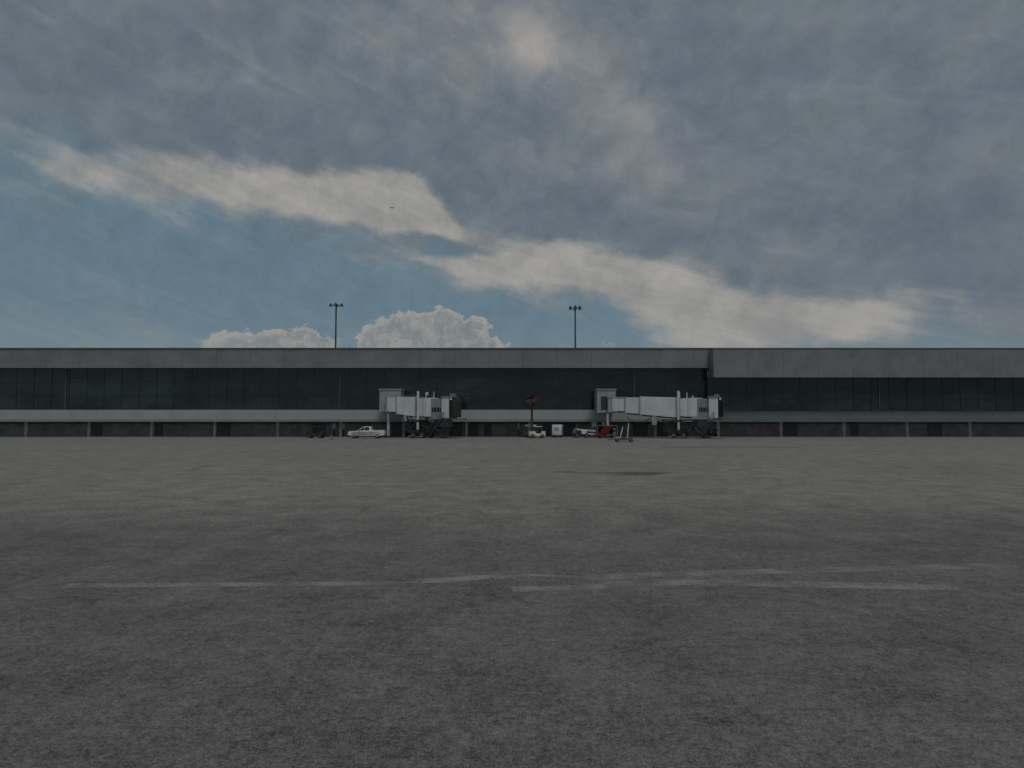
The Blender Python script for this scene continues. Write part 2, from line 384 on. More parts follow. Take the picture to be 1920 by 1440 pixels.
# ------------------------------------------------------------------ terminal
YF = 112.0
XL, XR = -190.0, 190.0
X_STEP = xat(1329, YF)
z_top = zat(655, YF); z_fb = zat(690.5, YF); z_gb = zat(768.5, YF); z_lip = zat(785.5, YF); z_bb = zat(790.5, YF)
z_fb2 = zat(707.5, 108.8); z_top2 = zat(655.0, 108.8)
T = thing('terminal_building', 'long grey airport terminal with dark glass band above a pale wall', 'terminal', (0, YF, 0))
g = MB()
x = XL
while x < X_STEP - 0.01:                                   # fascia panels, 6 m each with a fine open joint
    x2 = min(x + 6.0, X_STEP)
    g.box(((x + x2) / 2, -0.30, (z_top + z_fb) / 2), (x2 - x - 0.03, 1.0, z_top - z_fb)); x = x2
g.build('fascia', fascia_mat, T)
g = MB(); x = X_STEP
while x < XR - 0.01:
    x2 = min(x + 6.0, XR)
    g.box(((x + x2) / 2, -1.5, (z_top2 + z_fb2) / 2), (x2 - x - 0.03, 3.4, z_top2 - z_fb2)); x = x2
g.build('deep_fascia', fascia_mat, T)
MB().box(((XL + XR) / 2, 0.55, z_top + 0.09), (XR - XL, 3.0, 0.16)).build('coping', steel_mid, T)
MB().box(((X_STEP + XR) / 2, -2.1, z_top2 + 0.075), (XR - X_STEP, 2.3, 0.14)).build('coping', steel_mid, T)
MB().box(((XL + XR) / 2, 22, z_top - 0.4), (XR - XL, 40, 0.5)).build('roof', roof_mat, T)
MB().box(((XL + X_STEP) / 2, 0.31, (z_fb + z_gb) / 2 + 0.2), (X_STEP - XL, 0.18, z_fb - z_gb + 0.8)).build('curtain_wall', glass_wall, T)
MB().box(((XR + X_STEP) / 2, -1.45, (z_fb2 + z_gb) / 2 + 0.2), (XR - X_STEP, 0.18, z_fb2 - z_gb + 0.8)).build('curtain_wall', glass_wall, T)
MB().box((X_STEP - 0.06, -0.55, (z_fb2 + z_gb) / 2), (0.12, 1.6, z_fb2 - z_gb + 0.4)).build('return_wall', steel_mid, T)
mull_mat = mat('mullion', (0.10, 0.11, 0.112), 0.5); mull_dark = mat('mullion_dark', (0.023, 0.031, 0.033), 0.4)
for px in (120, 636, 1190, 1640):                          # the few mullions pale enough to show
    xx = xat(px, YF); yy = 0.21 if xx < X_STEP else -1.56
    zt = z_fb if xx < X_STEP else z_fb2
    MB().box((xx, yy - 0.06, (zt + z_gb) / 2), (0.16, 0.14, zt - z_gb)).build('mullion', mull_mat, T)
for side, xa, xb, yy, zt in ((0, XL, X_STEP, 0.19, z_fb), (1, X_STEP, XR, -1.57, z_fb2)):
    g = MB(); n = int((xb - xa) / 3.1)
    for i in range(1, n): g.box((xa + i * 3.1, yy, (zt + z_gb) / 2), (0.07, 0.06, zt - z_gb))
    for k in (1, 2): g.box(((xa + xb) / 2, yy + 0.012, z_gb + (zt - z_gb) * k / 3), (xb - xa, 0.05, 0.06))
    g.build('glazing_bars', mull_dark, T)
g = MB(); x = XL
while x < XR:
    g.box((x + 2.25, -0.12, (z_gb + z_lip) / 2), (4.48, 0.7, z_gb - z_lip)); x += 4.5
g.build('spandrel', band_mat, T)
MB().box(((XL + XR) / 2, -0.16, (z_lip + z_bb) / 2 - 0.003), (XR - XL, 0.86, z_lip - z_bb)).build('soffit_edge', lip_mat, T)
MB().box(((XL + XR) / 2, 4.0, z_bb + 0.25), (XR - XL, 7.4, 0.3)).build('soffit', recess_mat, T)
MB().box(((XL + XR) / 2, 6.0, z_bb / 2), (XR - XL, 0.4, z_bb)).build('recess_wall', recess_mat, T)
g = MB(); 
for i in range(-16, 17):
    MB().cyl((i * 11.2 + 3.1, 1.3, 0), (i * 11.2 + 3.1, 1.3, z_bb), 0.26, seg=14).build('column', recess_mat, T, smooth=True)
for px, w in ((855, 2.1), (884, 2.3), (915, 1.1), (598, 2.3), (745, 1.8), (1025, 1.2), (1070, 2.2), (1200, 2.4), (1240, 2.0), (420, 2.4), (300, 1.2), (1480, 2.4), (1600, 1.2), (180, 2.4), (1750, 2.4)):
    xx = xat(px, YF + 6)
    d = MB().box((xx, 5.77, 1.12), (w, 0.08, 2.24)).build('service_door', door_mat, T)
    g = MB()
    for sx in (-1, 1): g.box((sx * (w / 2 + 0.05), -0.03, 1.15), (0.10, 0.14, 2.3))
    g.box((0, -0.03, 2.33), (w + 0.2, 0.14, 0.08)); f = g.build('door_frame', steel_mid, d, loc=(xx, 5.77, 0))
g = MB()                                                   # pipe runs and a cable tray under the overhang
for zz, yy in ((z_bb - 0.18, 5.4), (z_bb - 0.42, 5.6)): g.cyl((XL + 1, yy, zz), (XR - 1, yy, zz), 0.05, seg=8)
g.box(((XL + XR) / 2, 4.2, z_bb - 0.16), (XR - XL - 2, 0.4, 0.08)); g.build('pipe_run', steel_mid, T)

a = at(656, 655, 122)
an = thing('roof_antenna', 'thin grey whip antenna on the terminal roof, right of the left light mast', 'antenna', (a.x, 122, z_top - 0.15))
MB().cyl((0, 0, 0), (0, 0, 2.2), 0.05, 0.03, 8).build('whip', steel_pole, an)
MB().cyl((0, 0, 0), (0, 0, 0.35), 0.22, 0.12, 10).build('antenna_base', steel_mid, an)

# pale posts and boards below the overhang
def pale_post(px, ytop, Y, w, label):
    p = at(px, 787, Y); zt = zat(ytop, Y)
    t = thing('utility_post', label, 'post', (p.x, Y, 0), group='pale posts under the overhang')
    MB().box((0, 0, zt * 0.28), (w * 0.45, w * 0.45, zt * 0.56)).build('post_stem', steel_dark, t)
    MB().box((0, 0, zt * 0.78), (w, w * 0.7, zt * 0.44), bev=0.03).build('post_box', post_mat, t)
pale_post(627, 794, 114.5, 0.55, 'wider pale grey utility post under the overhang, nearest the red cone')
pale_post(644.5, 794, 114.5, 0.42, 'narrow pale grey utility post under the overhang, just behind the pickup hood')
pale_post(972, 793, 115, 0.42, 'pale grey utility post under the overhang, left of the palm')
pale_post(1081, 794, 115.5, 0.36, 'pale grey utility post under the overhang, behind the belt loader')
def hanging_board(px, py0, py1, wpx, Y, label):
    z0, z1 = zat(py1, Y), zat(py0, Y); w = wpx * Y / FPX; p = at(px, 787, Y)
    t = thing('hanging_board', label, 'sign', (p.x, Y, z0), group='blank boards hung from the overhang')
    MB().box((0, 0, (z1 - z0) / 2), (w, 0.10, z1 - z0), bev=0.02).build('board', white_paint, t)
    for s in (-1, 1): MB().cyl((s * w * 0.32, 0, z1 - z0), (s * w * 0.32, 0, z_bb + 0.1 - z0), 0.02, seg=6).build('hanger', steel_mid, t)
hanging_board(1114, 790.8, 800.5, 8.5, 112.3, 'larger blank white board hanging under the overhang, left of the red curtained cart')
hanging_board(1131.5, 791, 797.5, 6, 112.3, 'smaller blank white board hanging under the overhang, over the red curtained cart')

# ------------------------------------------------------------------ light masts behind the terminal
def light_mast(px, ytop, Y, bar_px, label, drop):
    p = at(px, 787, Y); zt = zat(ytop, Y); w = bar_px * Y / FPX
    t = thing('light_mast', label, 'light mast', (p.x, Y, 0), group='high light masts behind the terminal')
    MB().cyl((0, 0, 0.5), (0, 0, zt), 0.34, 0.20, 14).build('pole', steel_pole, t, smooth=True)
    MB().cyl((0, 0, 0), (0, 0, 0.5), 0.6, seg=14).build('pole_base', steel_mid, t)
    g = MB(); g.bar((-w / 2 + 0.2, 0, zt), (w / 2 - 0.2, 0, zt), 0.13); g.bar((0, -1.0, zt), (0, 1.0, zt), 0.13)
    g.cyl((0, 0, zt - 0.3), (0, 0, zt + 0.25), 0.33, seg=12); g.build('crossbar', steel_dark, t)
    for (sx, sy) in ((-1, 0), (1, 0), (0, -1), (0, 1)):
        b = MB(); cx_, cy_ = sx * (w / 2 - 0.38), sy * 0.75
        b.cyl((cx_, cy_, zt - drop), (cx_, cy_, zt + 0.32), 0.52, 0.24, 14)
        b.cyl((cx_, cy_, zt + 0.32), (cx_, cy_, zt + 0.5), 0.16, 0.12, 10)
        o = b.build('floodlight', steel_dark, t)
        MB().cyl((cx_, cy_, zt - drop - 0.03), (cx_, cy_, zt - drop - 0.004), 0.42, seg=14).build('lens', lamp_clear, o)
light_mast(627, 572, 170, 26, 'tall dark light mast with four floodlights, standing behind the terminal on the left', 0.35)
light_mast(1079.5, 576.5, 172, 23, 'tall dark light mast with four floodlights, standing behind the terminal right of centre', 0.6)

# ------------------------------------------------------------------ jet bridges
def jet_bridge(label, pxr, Yr, pxe, Ye, P):
    r, e = at(pxr, 787, Yr), at(pxe, 787, Ye)
    r.z = e.z = 0; u = (e - r); yaw = math.atan2(u.y, u.x); Ltot = u.length; u.normalize()
    t = thing('jet_bridge', label, 'jet bridge', (r.x, r.y, 0), yaw, 'jet bridges on the terminal')
    def s_at(px, w=1.5):                              # distance along the near side wall where a sight line crosses it
        k = (px - CX) / FPX                           # X = k*Y
        return (k * (r.y - u.x * w) - (r.x + u.y * w)) / (u.x - k * u.y)
    def Y_at(s): return r.y + u.y * s
    near = 1.45
    def zz(py, s): return zat(py, Y_at(s) - near)
    # fixed link between the wall and the rotunda
    x0, x1 = P['link']; Yc = (YF - 0.5 + r.y) / 2
    lx = [at(x0, 787, r.y + 0.6).x, at(x1, 787, r.y + 0.6).x]
    zt, zb = zat(P['link_top'], r.y + 0.6), zat(P['link_bot'], r.y + 0.6)
    yb = YF - 0.62
    def loc(xw, yw, z):                               # world point into the bridge's own axes
        d = Vector((xw - r.x, yw - r.y)); return (d.x * u.x + d.y * u.y, -d.x * u.y + d.y * u.x, z)
    g = MB(); yf = r.y + 0.6
    ring = [(lx[0], yf), (lx[1], yf), (lx[1], yb), (lx[0], yb)]
    g.hexa([loc(a, b, zb) for a, b in ring] + [loc(a, b, zt) for a, b in ring])
    link = g.build('fixed_link', link_grey, t)
    g = MB(); ring = [(lx[0] - 0.12, yf - 0.15), (lx[1] + 0.12, yf - 0.15), (lx[1] + 0.12, yb - 0.003), (lx[0] - 0.12, yb - 0.003)]
    g.hexa([loc(a, b, zt + 0.003) for a, b in ring] + [loc(a, b, zt + 0.18) for a, b in ring])
    g.build('link_roof', link_grey, link)
    if P.get('link_window'):
        wx0, wx1, wy0, wy1 = P['link_window']
        ring = [(at(wx0, 787, yf).x, yf - 0.06), (at(wx1, 787, yf).x, yf - 0.06), (at(wx1, 787, yf).x, yf - 0.003), (at(wx0, 787, yf).x, yf - 0.003)]
        g = MB(); g.hexa([loc(a, b, zat(wy1, yf)) for a, b in ring] + [loc(a, b, zat(wy0, yf)) for a, b in ring]); g.build('link_window', mat('link_glass', (0.05, 0.058, 0.06), 0.2), link)
    # rotunda drum with its column
    zr0, zr1 = zat(773, r.y), zat(747.5, r.y)
    MB().cyl((0, 0, zr0), (0, 0, zr1), P.get('drum', 1.25), seg=24).build('rotunda', bridge_white, t, smooth=True)
    MB().cyl((0, 0, zr1 + 0.003), (0, 0, zr1 + 0.2), P.get('drum', 1.25) + 0.12, seg=24).build('rotunda_roof', bridge_grey, t, smooth=True)
    cs = s_at(P['col'], 0.25)
    c = MB().cyl((cs, 0, 0.25), (cs, 0, zr0 - 0.25), 0.24, seg=16).build('support_column', bridge_white, t, smooth=True)
    g = MB(); g.box((cs, 0, 0.12), (1.3, 1.3, 0.24))
    for k in range(4):
        a = k * math.pi / 2 + 0.6
        g.hexa([(cs + 0.2 * math.cos(a) - 0.03 * math.sin(a), 0.2 * math.sin(a) + 0.03 * math.cos(a), 0.24), (cs + 0.6 * math.cos(a) - 0.03 * math.sin(a), 0.6 * math.sin(a) + 0.03 * math.cos(a), 0.24),
                (cs + 0.6 * math.cos(a) + 0.03 * math.sin(a), 0.6 * math.sin(a) - 0.03 * math.cos(a), 0.24), (cs + 0.2 * math.cos(a) + 0.03 * math.sin(a), 0.2 * math.sin(a) - 0.03 * math.cos(a), 0.24),
                (cs + 0.2 * math.cos(a) - 0.03 * math.sin(a), 0.2 * math.sin(a) + 0.03 * math.cos(a), 1.5), (cs + 0.25 * math.cos(a) - 0.03 * math.sin(a), 0.25 * math.sin(a) + 0.03 * math.cos(a), 1.5),
                (cs + 0.25 * math.cos(a) + 0.03 * math.sin(a), 0.25 * math.sin(a) - 0.03 * math.cos(a), 1.5), (cs + 0.2 * math.cos(a) + 0.03 * math.sin(a), 0.2 * math.sin(a) - 0.03 * math.cos(a), 1.5)])
    g.build('column_base', steel_dark, c)
    # telescoping sections
    prev = None
    for (pa, pb, ya0, ya1, yb0, yb1, hw) in P['sections']:   # px range, top y at both ends, bottom y at both ends
        s0, s1 = s_at(pa), s_at(pb)
        g = MB().tunnel(s0, s1, zz(yb0, s0), zz(yb1, s1), zz(ya0, s0), zz(ya1, s1), hw)
        n = max(2, int((s1 - s0) / 0.62))
        o = g.build('tunnel_section', bridge_white, t)
        for sd in (-1, 1):                                 # pressed ribs on both long sides
            rb = MB()
            for i in range(n):
                s = s0 + (i + 0.5) * (s1 - s0) / n; f = (s - s0) / (s1 - s0)
                zb_, zt_ = zz(yb0, s0) * (1 - f) + zz(yb1, s1) * f, zz(ya0, s0) * (1 - f) + zz(ya1, s1) * f
                rb.box((s, sd * (hw + 0.012), (zb_ + zt_) / 2), (0.16, 0.03, zt_ - zb_ - 0.36))
            rb.build('wall_ribs', bridge_white, o)
        for s, za, zb_ in ((s0, zz(yb0, s0), zz(ya0, s0)), (s1, zz(yb1, s1), zz(ya1, s1))):
            fr = MB()
            for sd in (-1, 1): fr.box((s, sd * (hw + 0.03), (za + zb_) / 2), (0.14, 0.10, zb_ - za + 0.1))
            fr.box((s, 0, zb_ + 0.05), (0.14, 2 * hw + 0.16, 0.10)); fr.box((s, 0, za - 0.05), (0.14, 2 * hw + 0.16, 0.10))
            fr.build('end_frame', link_grey, o)
        g = MB()
        for sd in (-1, 1): g.tunnel(s0 + 0.1, s1 - 0.1, zz(yb0, s0) - 0.22, zz(yb1, s1) - 0.22, zz(yb0, s0) - 0.004, zz(yb1, s1) - 0.004, 0.1) if sd < 0 else None
        g.build('floor_beam', steel_dark, o)
    # lift columns and wheel carriage
    sl = s_at(P['lift']); zl = zz(P['lift_top'], sl)
    for sd in (-1, 1):
        MB().box((sl, sd * 1.82, (1.1 + zl) / 2), (0.30, 0.30, zl - 1.1)).build('lift_column', bridge_white, t)
    g = MB(); g.box((sl, 0, zz(783, sl) - 0.55), (0.5, 4.0, 0.35)); g.box((sl, 0, 1.15), (0.7, 4.2, 0.5))
    for sd in (-1, 1):
        g.bar((sl - 1.7, sd * 1.3, 1.3), (sl, sd * 1.3, 3.1), 0.2); g.bar((sl + 1.7, sd * 1.3, 1.3), (sl, sd * 1.3, 3.1), 0.2)
        g.bar((sl - 2.0, sd * 1.3, 1.2), (sl + 2.0, sd * 1.3, 1.2), 0.28)
        g.box((sl - 0.9, sd * 1.0, 1.9), (0.7, 0.5, 0.8)); g.box((sl + 0.8, sd * 1.1, 2.2), (0.5, 0.6, 0.6))
    g.bar((sl - 1.2, -1.6, 2.9), (sl + 1.4, -1.6, 1.6), 0.14); g.bar((sl - 2.3, -1.2, 2.7), (sl + 0.2, -1.2, 2.7), 0.12)
    g.box((sl - 2.0, 0.2, 1.9), (0.9, 2.6, 1.5)); g.box((sl + 2.2, 0.3, 2.0), (1.3, 2.4, 1.3)); g.bar((sl - 2.6, -1.3, 3.0), (sl - 1.0, -1.3, 0.9), 0.16); g.bar((sl + 2.9, -1.3, 3.0), (sl + 1.1, -1.3, 0.9), 0.16)
    g.bar((sl - 2.8, -1.3, 2.95), (sl + 3.0, -1.3, 2.95), 0.2)
    car = g.build('wheel_carriage', steel_dark, t)
    MB().box((s_at(P['air'][0]), 0.2, 2.45), (P['air'][1], 1.9, 1.25), bev=0.05).build('air_unit', steel_mid, t)
    g = MB(); hp = [(s_at(P['air'][0]) - P['air'][1] * 0.4, -0.7, 1.9), (s_at(P['air'][0]) - 0.2, -1.5, 0.9), (s_at(P['air'][0]) + 0.5, -1.9, 0.3), (s_at(P['air'][0]) + 1.5, -1.7, 0.22)]
    for a_, b_ in zip(hp[:-1], hp[1:]): g.cyl(a_, b_, 0.17, seg=10)
    g.build('air_hose', steel_dark, t)
    for sx in (-0.75, 0.75):
        for sd in (-1, 1):
            w = MB().cyl((sl + sx, sd * 1.75 - 0.22, 0.55), (sl + sx, sd * 1.75 + 0.22, 0.55), 0.55, seg=24).build('carriage_wheel', rubber, car, smooth=True)
            MB().cyl((sl + sx, sd * 1.75 - 0.235, 0.55), (sl + sx, sd * 1.75 + 0.235, 0.55), 0.27, seg=18).build('wheel_hub', steel_mid, w)
    g = MB(); g.box((sl - 1.25, -1.95, 0.30), (0.9, 0.3, 0.09), rot=(0, -0.25, 0)); g.box((sl + 0.3, -2.0, 0.22), (1.5, 0.25, 0.08)); g.build('bumper_bar', link_grey, car)
    # cable loop below the tunnel
    g = MB(); s_a = s_at(P['sections'][0][1]); N_ = 10; pts = []
    for i in range(N_ + 1):
        f = i / N_; s = s_a + (sl - s_a) * f
        pts.append((s, -0.9, 3.55 - 1.2 * math.sin(math.pi * ((f * 2) % 1.0 if f < 1 else 0))))
    for a, b in zip(pts[:-1], pts[1:]): g.cyl(a, b, 0.06, seg=7)
    g.build('hanging_cable', rubber, t)
    # box slung under the tunnel
    bx = P['cabinet']; sb = s_at((bx[0] + bx[1]) / 2); w = (bx[1] - bx[0]) * Y_at(sb) / FPX
    o = MB().box((sb, -1.1, (zz(bx[2], sb) + zz(bx[3], sb)) / 2), (w, 0.7, zz(bx[2], sb) - zz(bx[3], sb)), bev=0.03).build('underslung_cabinet', link_grey, t)
    MB().box((sb, -1.1, zz(bx[2], sb) + 0.2), (0.12, 0.5, 0.4)).build('cabinet_hanger', steel_dark, o)
    # cab: turning drum, glazed corridor, end wall, bellows canopy
    q0, q1 = P['drumcab']; sa, sb_ = s_at(q0), s_at(q1); sm = (sa + sb_) / 2
    MB().cyl((sm, 0, zz(781, sm)), (sm, 0, zz(746, sm)), 1.6, seg=28).build('cab_drum', bridge_white, t, smooth=True)
    q0, q1 = P['corridor']; sa, sb_ = s_at(q0), s_at(q1); hw = 1.55
    co = MB().tunnel(sa, sb_, zz(783, sa), zz(784, sb_), zz(747.5, sa), zz(747.5, sb_), hw).build('cab_corridor', bridge_grey, t)
    for sd in (-1, 1): MB().box(((sa + sb_) / 2, sd * (hw + 0.012), (zz(764, sa) + zz(772.5, sb_)) / 2), ((sb_ - sa) * 0.78, 0.03, zz(764, sa) - zz(772.5, sb_))).build('corridor_window', glass_dark, co)
    g = MB()
    for k in range(1, 4): g.box((sa + (sb_ - sa) * k / 4, -hw - 0.03, zz(765.5, sa)), (0.05, 0.05, zz(749, sa) - zz(782, sa)))
    g.build('corridor_post', link_grey, co)
    q0, q1 = P['cab']; sa, sb_ = s_at(q0), s_at(q1); hw = 1.9
    cabo = MB().tunnel(sa, sb_, zz(785.5, sa), zz(786, sb_), zz(745.5, sa), zz(745, sb_), hw).build('cab', bridge_white, t)
    g = MB(); g.box(((sa + sb_) / 2 + 0.1, 0, zz(744, sa)), (sb_ - sa + 0.5, 2 * hw + 0.3, 0.12)); g.build('cab_roof', bridge_grey, cabo)
    MB().box((sb_ + 0.35, -hw - 0.05, zz(747, sb_) - 0.1), (0.3, 0.22, 0.4), bev=0.03).build('cab_floodlight', bridge_white, cabo)
    g = MB()
    for k in range(5):                                      # bellows folds
        f0 = k / 5; q = P['canopy_px']; s0 = sb_ + 0.04 + (s_at(q) - sb_) * f0; s1 = sb_ + 0.04 + (s_at(q) - sb_) * (f0 + 0.2); sm_ = (s0 + s1) / 2
        w0 = hw - 0.16; w1 = hw + 0.02; d = 0.25 * k / 5
        zb0, zt0 = zz(782, sb_), zz(746.5, sb_)
        for (a, b, wa, wb, ea, eb) in ((s0, sm_, w0, w1, 0.12, 0.0), (sm_, s1, w1, w0, 0.0, 0.12)):
            g.hexa([(a, -wa, zb0 + ea), (b, -wb, zb0 + eb), (b, wb, zb0 + eb), (a, wa, zb0 + ea), (a, -wa, zt0 - ea - d), (b, -wb, zt0 - eb - d), (b, wb, zt0 - eb - d), (a, wa, zt0 - ea - d)])
    g.build('bellows_canopy', black_fabric, t)
    MB().box((sb_ + 0.8, 0, zz(785.5, sb_)), (1.9, 2 * hw - 0.2, 0.16)).build('cab_floor_lip', steel_mid, t)
    # service stair on the near side
    s_top, s_bot = s_at(P['stair'][0]), s_at(P['stair'][1]); zt = zz(783, s_top) - 0.1; yst = -2.35
    g = MB()
    for sd in (-0.38, 0.38): g.bar((s_top, yst + sd, zt), (s_bot, yst + sd, 0.12), 0.07, 0.2)
    for k in range(1, 14):
        f = k / 14; g.box((s_top + (s_bot - s_top) * f, yst, zt + (0.12 - zt) * f), (0.26, 0.74, 0.035))
    g.box((s_top + 0.5, yst + 0.3, zt), (1.1, 1.4, 0.08)); st = g.build('service_stair', steel_dark, t)
    g = MB()
    for sd in (-0.42, 0.42):
        g.cyl((s_top, yst + sd, zt + 1.0), (s_bot, yst + sd, 1.1), 0.03, seg=6); g.cyl((s_top, yst + sd, zt + 0.5), (s_bot, yst + sd, 0.6), 0.025, seg=6)
        for k in range(5):
            f = k / 4; p = Vector((s_top + (s_bot - s_top) * f, yst + sd, zt + (0.12 - zt) * f)); g.cyl(p, p + Vector((0, 0, 1.0)), 0.03, seg=6)
    g.build('handrail', steel_dark, st)
    # roof fittings
    for (px, yt, w, d, m_) in P['roof']:
        s = s_at(px); zt = zz(yt, s); zb_ = zz(746.5, s)
        MB().box((s, 0.0, (zt + zb_) / 2), (w, d, zt - zb_), bev=min(w, d) * 0.12).build('roof_unit', m_, t)
    for (px, yt) in P['aerials']:
        s = s_at(px); MB().cyl((s, -1.2, zz(746.5, s)), (s, -1.2, zz(yt, s)), 0.09, 0.05, 8).build('aerial', bridge_white, t)
    return t

P1 = dict(link=(711, 751), link_top=731, link_bot=772, drum=1.1, col=727.5, air=(824, 2.6),
          sections=[(724, 750, 745.5, 745.5, 770, 774, 1.25), (743, 779, 744, 744, 776, 781, 1.45), (780, 806, 747, 747, 780, 782, 1.25)],
          lift=785.5, lift_top=733.5, cabinet=(757, 762.5, 778, 790), drumcab=(795, 808), corridor=(808, 829.5), cab=(830, 843.5), canopy_px=851,
          stair=(834, 808), roof=[(764, 739.5, 1.9, 1.2, steel_dark), (776, 741, 0.8, 0.9, steel_dark), (800, 740, 1.2, 0.8, steel_dark), (843, 737.5, 0.9, 0.8, bluegrey), (822, 743, 1.4, 1.2, steel_dark)],
          aerials=[(797, 736), (812, 734)])
P2 = dict(link=(1120, 1155), link_top=731, link_bot=774, link_window=(1127, 1138.5, 743, 768), drum=0.9, col=1139, air=(1312, 2.4),
          sections=[(1147, 1173, 747.5, 747.5, 770.5, 771, 1.2), (1172, 1201, 745, 745, 774, 776, 1.35), (1200, 1270, 743.5, 745, 777, 783, 1.5), (1274, 1296, 747, 748, 780, 782, 1.3)],
          lift=1272, lift_top=733, cabinet=(1222, 1230.5, 780, 797), drumcab=(1289, 1308), corridor=(1308, 1328.5), cab=(1329, 1346), canopy_px=1356,
          stair=(1338, 1312), roof=[(1158, 744, 2.0, 1.2, bridge_grey), (1300, 742.5, 1.2, 0.9, steel_dark), (1344, 739, 0.8, 0.8, bluegrey)],
          aerials=[(1288, 735.5), (1299, 741)])
jet_bridge('short retracted white jet bridge behind the pickup, black bellows at its right end', 735, 107.3, 846, 104.3, P1)
jet_bridge('long extended white jet bridge at right, with a grey cabinet slung below', 1150, 107.3, 1349, 102.3, P2)

# ------------------------------------------------------------------ vehicles
def wheel(parent, x, y, r, w, hub=rim_mat, name='wheel'):
    o = MB().cyl((x, y - w / 2, r), (x, y + w / 2, r), r, seg=24).build(name, rubber, parent, smooth=True)
    MB().cyl((x, y - w / 2 - 0.012, r), (x, y + w / 2 + 0.012, r), r * 0.58, seg=18).build('rim', hub, o, smooth=True)
    return o
def arch(xc, r, z0, n=9):                                   # points from +x to -x over a wheel
    return [(xc + r * math.cos(math.pi * k / n), z0 + r * math.sin(math.pi * k / n)) for k in range(n + 1)]

def pickup(px0, px1, pyb):
    gp = ground_at((px0 + px1) / 2, pyb); L = (px1 - px0) * gp.y / FPX; k = L / 5.85
    t = thing('pickup_truck', 'white crew cab pickup truck parked facing left in front of the terminal', 'pickup truck', (gp.x, gp.y + 0.9, 0), math.pi + R(3))
    zf = 0.42
    prof = [(2.92, 0.50), (2.9, 0.95), (2.80, 1.12), (1.45, 1.24), (-2.9, 1.24), (-2.92, 0.55), (-2.86, 0.5)]
    low = arch(-1.78, 0.56, 0.46)[::-1] + arch(1.88, 0.56, 0.46)[::-1]
    prof = prof[:] + [(-2.3, 0.46)] + low + [(2.4, 0.46)]
    g = MB(); g.prism(prof, -0.98, 0.98, bev=0.04); body = g.build('body', truck_white, t)
    # open cargo bed
    MB().box((-1.85, 0, 1.246), (1.95, 1.62, 0.006)).build('bed_liner', rubber, body)
    g = MB()
    for sd in (-1, 1): g.box((-1.85, sd * 0.89, 1.275), (2.05, 0.14, 0.07))
    g.box((-2.86, 0, 1.275), (0.1, 1.9, 0.07)); g.build('bed_rail', truck_white, body)
    g = MB(); W0, W1 = 0.93, 0.76
    def cab(W0, W1, pts):
        a = [g.bm.verts.new((x, -(W0 + (W1 - W0) * (z - 1.22) / 0.68), z)) for x, z in pts]; b = [g.bm.verts.new((x, (W0 + (W1 - W0) * (z - 1.22) / 0.68), z)) for x, z in pts]
        fs = [g.bm.faces.new(a), g.bm.faces.new(b[::-1])]
        for i in range(len(pts)): fs.append(g.bm.faces.new((a[i], b[i], b[(i + 1) % len(pts)], a[(i + 1) % len(pts)])))
        bmesh.ops.recalc_face_normals(g.bm, faces=fs)
    cab(W0, W1, [(1.4, 1.22), (0.62, 1.84), (0.35, 1.91), (-0.5, 1.91), (-0.68, 1.86), (-0.82, 1.22)]); c = g.build('cab', truck_white, t)
    for (pts, nm) in (([(1.13, 1.28), (0.60, 1.76), (0.33, 1.80), (0.33, 1.28)], 'side_window'), ([(0.25, 1.28), (0.25, 1.80), (-0.42, 1.80), (-0.5, 1.28)], 'side_window')):
        for sd in (-1, 1):
            g = MB(); f = lambda z: W0 + (W1 - W0) * (z - 1.22) / 0.68 + 0.006
            vs = [g.bm.verts.new((x, sd * f(z), z)) for x, z in pts]; vs2 = [g.bm.verts.new((x, sd * (f(z) - 0.03), z)) for x, z in pts]
            g.bm.faces.new(vs); n = len(vs)
            for i in range(n): g.bm.faces.new((vs[i], vs2[i], vs2[(i + 1) % n], vs[(i + 1) % n]))
            bmesh.ops.recalc_face_normals(g.bm, faces=g.bm.faces[:]); g.build(nm, glass_dark, c)
    g = MB(); g.hexa([(1.36, -0.82, 1.27), (1.37, -0.82, 1.275), (1.37, 0.82, 1.275), (1.36, 0.82, 1.27), (0.66, -0.70, 1.815), (0.68, -0.70, 1.83), (0.68, 0.70, 1.83), (0.66, 0.70, 1.815)]); g.build('windscreen', glass_dark, c)
    for sd in (-1, 1):
        MB().box((1.05, sd * 1.08, 1.32), (0.14, 0.2, 0.2), bev=0.03).build('wing_mirror', rubber, c)
        MB().box((2.88, sd * 0.72, 0.93), (0.08, 0.36, 0.2), bev=0.02).build('headlight', lamp_clear, body)
        MB().box((-2.91, sd * 0.88, 1.0), (0.06, 0.16, 0.36), bev=0.015).build('tail_light', lamp_red, body)
        g = MB()
        for hx in (0.1, -0.62): g.box((hx, sd * 0.99, 1.08), (0.18, 0.03, 0.04))
        g.build('door_handle', rim_mat, body)
        g = MB()
        for hx in (1.2, 0.28, -0.75): g.box((hx, sd * 0.979, 0.86), (0.015, 0.006, 0.7))
        g.build('door_gap', rubber, body)
        for x in (1.88, -1.78): wheel(t, x, sd * 0.84, 0.45, 0.27)
    MB().box((2.95, 0, 0.62), (0.14, 1.86, 0.24), bev=0.04).build('front_bumper', rim_mat, t)
    MB().box((-2.98, 0, 0.62), (0.16, 1.8, 0.2), bev=0.04).build('rear_bumper', rim_mat, t)
    MB().box((2.905, 0, 0.93), (0.05, 1.0, 0.22)).build('grille', rubber, body)
    MB().box((0, 0, 0.45), (4.6, 1.3, 0.16)).build('chassis', rubber, t)
    t.scale = (k, k, k)
pickup(652, 720, 822)

